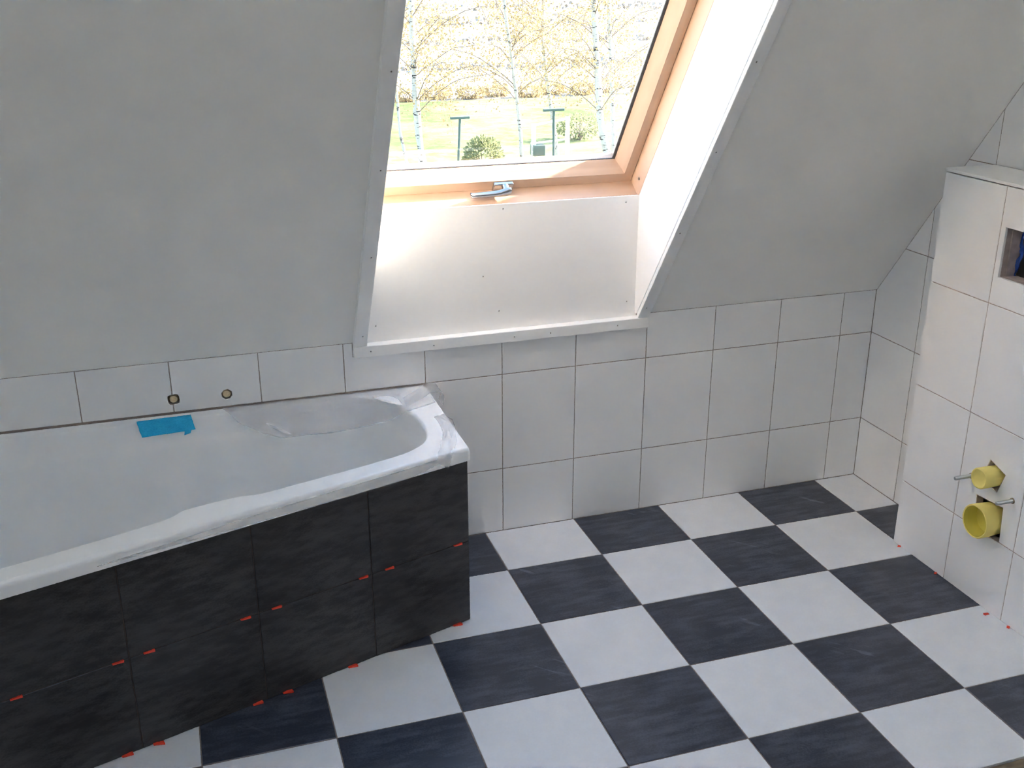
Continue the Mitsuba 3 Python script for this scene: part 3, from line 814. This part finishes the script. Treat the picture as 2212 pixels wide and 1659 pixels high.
zf = ZR + 0.004
strip([(-0.285, -0.150, zf, 0, 1, 0.1), (-0.245, -0.130, zf + 0.012, 0, 1, 0.1), (-0.205, -0.105, zf + 0.022, 0, 1, 0.2), (-0.172, -0.105, zf + 0.020, 0, 1, 0.1), (-0.160, -0.115, zf + 0.002, 0.1, 1, -0.1), (-0.170, -0.125, zf - 0.02, 0, 1, 0)], 0.030, 'plastic_film__loose_loop', 11, 0.003)
strip([(-0.215, -0.270, zf, 0.6, 0.2, 0), (-0.212, -0.350, zf + 0.010, 0.8, 0.2, 0.15), (-0.222, -0.420, zf + 0.012, 0.8, 0.3, 0.1), (-0.240, -0.480, zf + 0.006, 0.9, 0.3, 0), (-0.262, -0.530, zf - 0.004, 0.8, 0.2, -0.3), (-0.275, -0.545, zf - 0.030, 0.6, 0.1, -0.5)], 0.026, 'plastic_film__loose_loop', 31, 0.005)
# over the front edge, running left: smooth, its lower border loose
u, v = np.meshgrid(np.linspace(0.075, 0.98, 140), np.linspace(0, 1, 18), indexing='ij')
base = np.stack([lb[0] + lip_t[0] * u, lb[1] + lip_t[1] * u], -1)
low = np.interp(u, [0.075, 0.14, 0.20, 0.26, 0.28, 0.40, 0.70, 0.98], [0.016, 0.030, 0.040, 0.045, 0.041, 0.038, 0.033, 0.027]) + 0.002 * wav(u, u * 0, 9, 5)
top_ = np.interp(u, [0.075, 0.20, 0.60, 0.98], [0.008, 0.010, 0.014, 0.026])
dz = -(top_ + (low - top_) * v)
outw = 0.0014 + 0.0016 * v * np.abs(np.sin(u * 7.0)) + 0.0012 * np.abs(wav(u * 0.5, v, 5, 8))
P = np.stack([base[..., 0] + AP_N[0] * outw, base[..., 1] + AP_N[1] * outw, ZR + dz], -1)
obj('plastic_film__edge_strip', grid_mesh(P), 'm_film', True)

# blue tape over the back rim
u, v = np.meshgrid(np.linspace(0, 1, 34), np.linspace(0, 1, 16), indexing='ij')
xx = -1.040 + 0.148 * u + 0.010 * v + 0.003 * wav(u, v, 5, 1)
tt = 0.006 + 0.053 * v + 0.004 * wav(u, v, 4, 9) - 0.006 * u
yy = np.where(tt < 0.012, -0.030 - tt, -0.042 - 0.16 * (tt - 0.012))
zz_ = np.where(tt < 0.012, ZR + 0.0030, ZR + 0.0030 - 0.99 * (tt - 0.012))
yy = yy - 0.007
tapev = grid_mesh(np.stack([xx, yy, zz_], -1))
u, v = np.meshgrid(np.linspace(0, 1, 8), np.linspace(0, 1, 8), indexing='ij')
tail = grid_mesh(np.stack([-0.912 + 0.018 * u - 0.003 * v, -0.0545 + 0 * u, ZR - 0.036 - 0.016 * v * (1 - 0.3 * u)], -1))
tag('masking_tape', 'strip of bright blue adhesive tape over the back rim of the bathtub', 'adhesive tape')
obj('masking_tape__strip', tapev, 'm_tape', True)
obj('masking_tape__torn_end', tail, 'm_tape', True)

# ------------------------------------------------------------------ OUTSIDE
ZG = -2.90
obj('lawn', boxm((-70, -60, ZG - 0.3), (90, 41.2, ZG)), 'm_grass', label='sunlit lawn outside the window', kind='structure')
obj('field', boxm((-600, 41.2, ZG - 0.3), (900, 900, ZG - 0.02)), 'm_field', label='pale straw-coloured field beyond the lawn', kind='structure')


def leaf_cloud(centres, size, seed):
    r = np.random.default_rng(seed)
    n = len(centres)
    a = r.normal(size=(n, 3)); a /= np.linalg.norm(a, axis=1, keepdims=True)
    b = np.cross(a, r.normal(size=(n, 3))); b /= np.linalg.norm(b, axis=1, keepdims=True)
    s = size * r.uniform(0.6, 1.3, (n, 1))
    v = np.stack([centres - a * s, centres + b * s * 0.7, centres + a * s, centres - b * s * 0.7], 1).reshape(-1, 3)
    i = np.arange(n)[:, None] * 4
    f = np.vstack([i + [0, 1, 2], i + [0, 2, 3]])
    return v, f


def birch(pts, r0, top, label, seed, nb=40, leaves=6750, low=0.0):
    r = np.random.default_rng(seed)
    pts = np.array(pts, float)
    pts = pts[np.argsort(pts[:, 2])]
    d = (pts[1] - pts[0]); d /= abs(d[2])
    p = [pts[0] + d * (ZG - pts[0][2]) - np.array([0, 0, 0.1])] if pts[0][2] > ZG + 0.05 else [pts[0] * [1, 1, 0] + [0, 0, ZG - 0.1]]
    p += list(pts)
    z = pts[-1][2]
    lean = (pts[-1] - pts[0]) / max(pts[-1][2] - pts[0][2], 0.1)
    while z < top:
        z += 1.0
        p.append(p[-1] + np.array([lean[0] * 0.5 + r.normal(0, 0.06), r.normal(0, 0.06), 1.0]))
    p = np.array(p)
    hgt = p[:, 2] - ZG
    rad = r0 * np.clip(1.15 - hgt / (top - ZG) * 0.95, 0.12, 1.25)
    rad[0] *= 1.3
    t = np.linspace(0, len(p) - 1, 5 * len(p))
    pp = np.stack([np.interp(t, np.arange(len(p)), p[:, k]) for k in range(3)], 1)
    rr = np.interp(t, np.arange(len(p)), rad) * (1 + 0.08 * r.normal(size=len(t)))
    key = thing('birch_tree', label, 'tree', 'birch trees beyond the window')
    obj(key + '__trunk', sweep(pp, rr, 10), 'm_bark', 50)
    br, lc_ = [], []
    for k in range(nb):
        zb = ZG + 2.0 + low + (top - 0.5 - ZG - 2.0 - low) * r.uniform(0, 1) ** 1.5
        o = np.array([np.interp(zb, p[:, 2], p[:, q]) for q in range(3)])
        a = r.uniform(0, 2 * math.pi)
        L = r.uniform(1.0, 2.2) * (1 - 0.5 * (zb - ZG) / (top - ZG))
        tt = np.linspace(0, 1, 7)
        c = o + np.stack([np.cos(a) * L * tt, np.sin(a) * L * tt, L * (0.95 * tt - 0.45 * tt ** 2.2)], 1) + r.normal(0, 0.03, (7, 3)) * tt[:, None]
        br.append(sweep(c, 0.009 * (1 - 0.8 * tt) + 0.0025, 5))
        for e in range(7):
            q = r.integers(2, 7)
            c2 = c[q] + np.stack([np.cos(a + e) * 0.3 * tt, np.sin(a + e) * 0.3 * tt, -0.55 * L * tt ** 1.6 * r.uniform(0.4, 1)], 1)
            br.append(sweep(c2, 0.002 + 0.002 * (1 - tt), 4))
            m = leaves // (nb * 7)
            w_ = r.uniform(0, 1, m)
            lc_.append(np.stack([np.interp(w_, tt, c2[:, k2]) for k2 in range(3)], 1) + r.normal(0, 0.16, (m, 3)))
    obj(key + '__branches', join(*br), 'm_twig', True, kind='stuff')
    obj(key + '__leaves', leaf_cloud(np.vstack(lc_), 0.028, seed + 50), 'm_leaf', False, label='thin yellow autumn leaves', kind='stuff')


birch([(4.34, 19.5, 1.36), (4.35, 19.5, 0.57), (4.37, 19.5, -0.06), (4.38, 19.5, -0.61), (4.41, 19.5, -1.27), (4.49, 19.5, -2.04)], 0.076, 9.0, 'thick white birch trunk at the left edge of the window', 1, leaves=9900)
birch([(4.53, 22, -1.07), (4.55, 22, -1.58), (4.65, 22, -2.08), (4.71, 22, -2.46)], 0.036, 3.0, 'thin leaning birch left of the thick trunk, lowest in the window corner', 2, nb=10, leaves=2250, low=1.2)
birch([(6.84, 21, 1.31), (6.89, 21, 0.84), (6.97, 21, 0.39), (7.05, 21, -0.24), (7.14, 21, -0.85), (7.22, 21, -1.57), (7.26, 21, -2.26)], 0.043, 8.0, 'slender birch between the two green clothes posts', 3, leaves=8100)
birch([(8.85, 24, 1.25), (8.83, 24, 0.33), (8.93, 24, -0.38), (9.04, 24, -1.06), (9.10, 24, -1.46), (9.30, 24, -2.72)], 0.050, 9.0, 'birch with a dark-flecked trunk behind the right clothes post', 4, leaves=10800)
birch([(7.77, 18, 1.35), (7.83, 18, 0.58), (7.91, 18, -0.26), (7.98, 18, -1.01), (8.18, 18, -1.79)], 0.080, 8.5, 'white birch right of the swing frame, left of the last trunk', 5, leaves=7200)
birch([(9.61, 21.5, 0.91), (9.69, 21.5, 0.02), (9.75, 21.5, -0.85), (9.80, 21.5, -1.62), (9.85, 21.5, -2.34)], 0.056, 8.0, 'forked birch nearest the right side of the pane', 6, leaves=6750)


def bush(name, c, r, n, label, cat, mat, seed, size=0.045, group=None):
    rr = np.random.default_rng(seed)
    key = thing(name, label, cat, group)
    d = rr.normal(size=(n, 3)); d /= np.linalg.norm(d, axis=1, keepdims=True)
    q = np.array(c) + d * np.array(r) * rr.uniform(0.35, 1.0, (n, 1)) ** 0.6
    q[:, 2] = np.maximum(q[:, 2], ZG + 0.03)
    obj(key + '__leaves', leaf_cloud(q, size, seed), mat, False, kind='stuff')
    st = []
    for k in range(14):
        e = np.array(c) + d[k] * np.array(r) * 0.8
        e[2] = max(e[2], ZG + 0.1)
        b = np.array([c[0] + rr.normal(0, 0.08), c[1] + rr.normal(0, 0.08), ZG - 0.05])
        st.append(sweep(np.array([b, (b + e) / 2 + [0, 0, 0.1], e]), [0.02, 0.012, 0.005], 5))
    obj(key + '__stems', join(*st), 'm_twig', True, kind='stuff')


bush('shrub', (6.16, 20.5, -2.05), (0.48, 0.48, 0.55), 1500, 'round green shrub standing on the lawn right of the left clothes post', 'shrub', 'm_leafgreen', 61)
bush('shrub', (11.7, 28.5, -2.5), (0.75, 0.7, 0.4), 900, 'leafy clump standing in for shade on the lawn behind the white swing frame', 'shrub', 'm_leafgreen', 62)  # added clump that imitates a shadow on the grass
nth9 = nth + ['ninth']
for k, (x, y) in enumerate([(9.2, 41.5), (10.6, 42.2), (12.0, 41.8), (13.3, 42.4), (14.6, 41.6), (15.9, 42.5), (17.2, 41.9), (18.6, 42.6), (20.0, 41.7)]):
    bush('scrub_bush', (x, y, ZG + 0.22), (0.72, 0.5, 0.34), 420, f'low brown scrub bush at the far edge of the lawn, {nth9[k]} from the left', 'shrub', 'm_leaf', 80 + k, 0.06, 'brown scrub along the far edge of the lawn')
# far hedges across the field: nobody could count their bushes
for k, (y, h) in enumerate(((58, 0.35), (84, 0.5), (125, 0.8), (190, 1.6))):
    n = 650
    xs = rng.uniform(y * 0.12, y * 0.62, n)
    q = np.stack([xs, y + rng.normal(0, 0.8, n), ZG + h * rng.uniform(0, 1, n) * (0.4 + 0.8 * meshkit.noise(np.stack([xs * 0.3, xs * 0, xs * 0], -1), k))], 1)
    obj('hedge', leaf_cloud(q, 0.05 + 0.0016 * y, 200 + k), 'm_scrub', False, label=('pale hedge crossing the field, ' + ['nearest the lawn', 'second from the lawn', 'third from the lawn', 'furthest away'][k]), cat='hedge', kind='stuff')

# green clothes posts
for k, (x0, x1, y, zb, lean, lab) in enumerate(((4.72, 5.12, 18.0, -0.815, -0.12, 'dark green T-shaped clothes post on the left of the lawn'), (6.34, 6.78, 17.0, -0.615, 0.02, 'dark green T-shaped clothes post in front of the white swing frame'),
                                                (5.22, 5.73, 13.0, -0.925, 0.0, 'nearest green clothes post, only its crossbar showing above the sash'))):
    key = thing('clothes_post', lab, 'clothes post', 'green clothes posts on the lawn')
    xm = (x0 + x1) / 2
    obj(key + '__crossbar', boxm((x0, y - 0.03, zb - 0.022), (x1, y + 0.03, zb + 0.022), None, 0.004), 'm_postgreen')
    obj(key + '__pole', sweep(np.array([[xm + lean, y, ZG - 0.05], [xm + lean / 2, y, (ZG + zb) / 2], [xm, y, zb - 0.02]]), 0.026, 10), 'm_postgreen', 50)
# white swing frame
key = thing('swing_frame', 'white painted wooden frame with a rail and a hanging seat on the lawn', 'swing frame')
for a, b in (((7.90, 22.0), -1.52), ((8.79, 22.0), -1.37)):
    obj(key + '__post', boxm((a[0] - 0.045, a[1] - 0.045, ZG - 0.02), (a[0] + 0.045, a[1] + 0.045, b), None, 0.004), 'm_whitepaint')
obj(key + '__top_rail', sweep(np.array([[7.88, 22.0, -1.56], [8.35, 22.0, -1.49], [8.81, 22.0, -1.42]]), 0.035, 8), 'm_whitepaint', 50)
obj(key + '__lower_rail', sweep(np.array([[7.85, 22.06, -2.0], [8.2, 22.06, -1.98], [8.80, 22.06, -1.93]]), 0.03, 8), 'm_whitepaint', 50)
obj(key + '__seat', boxm((7.86, 21.85, -2.28), (8.16, 22.15, -2.02), None, 0.01), 'm_postgreen', label='dark hanging seat')
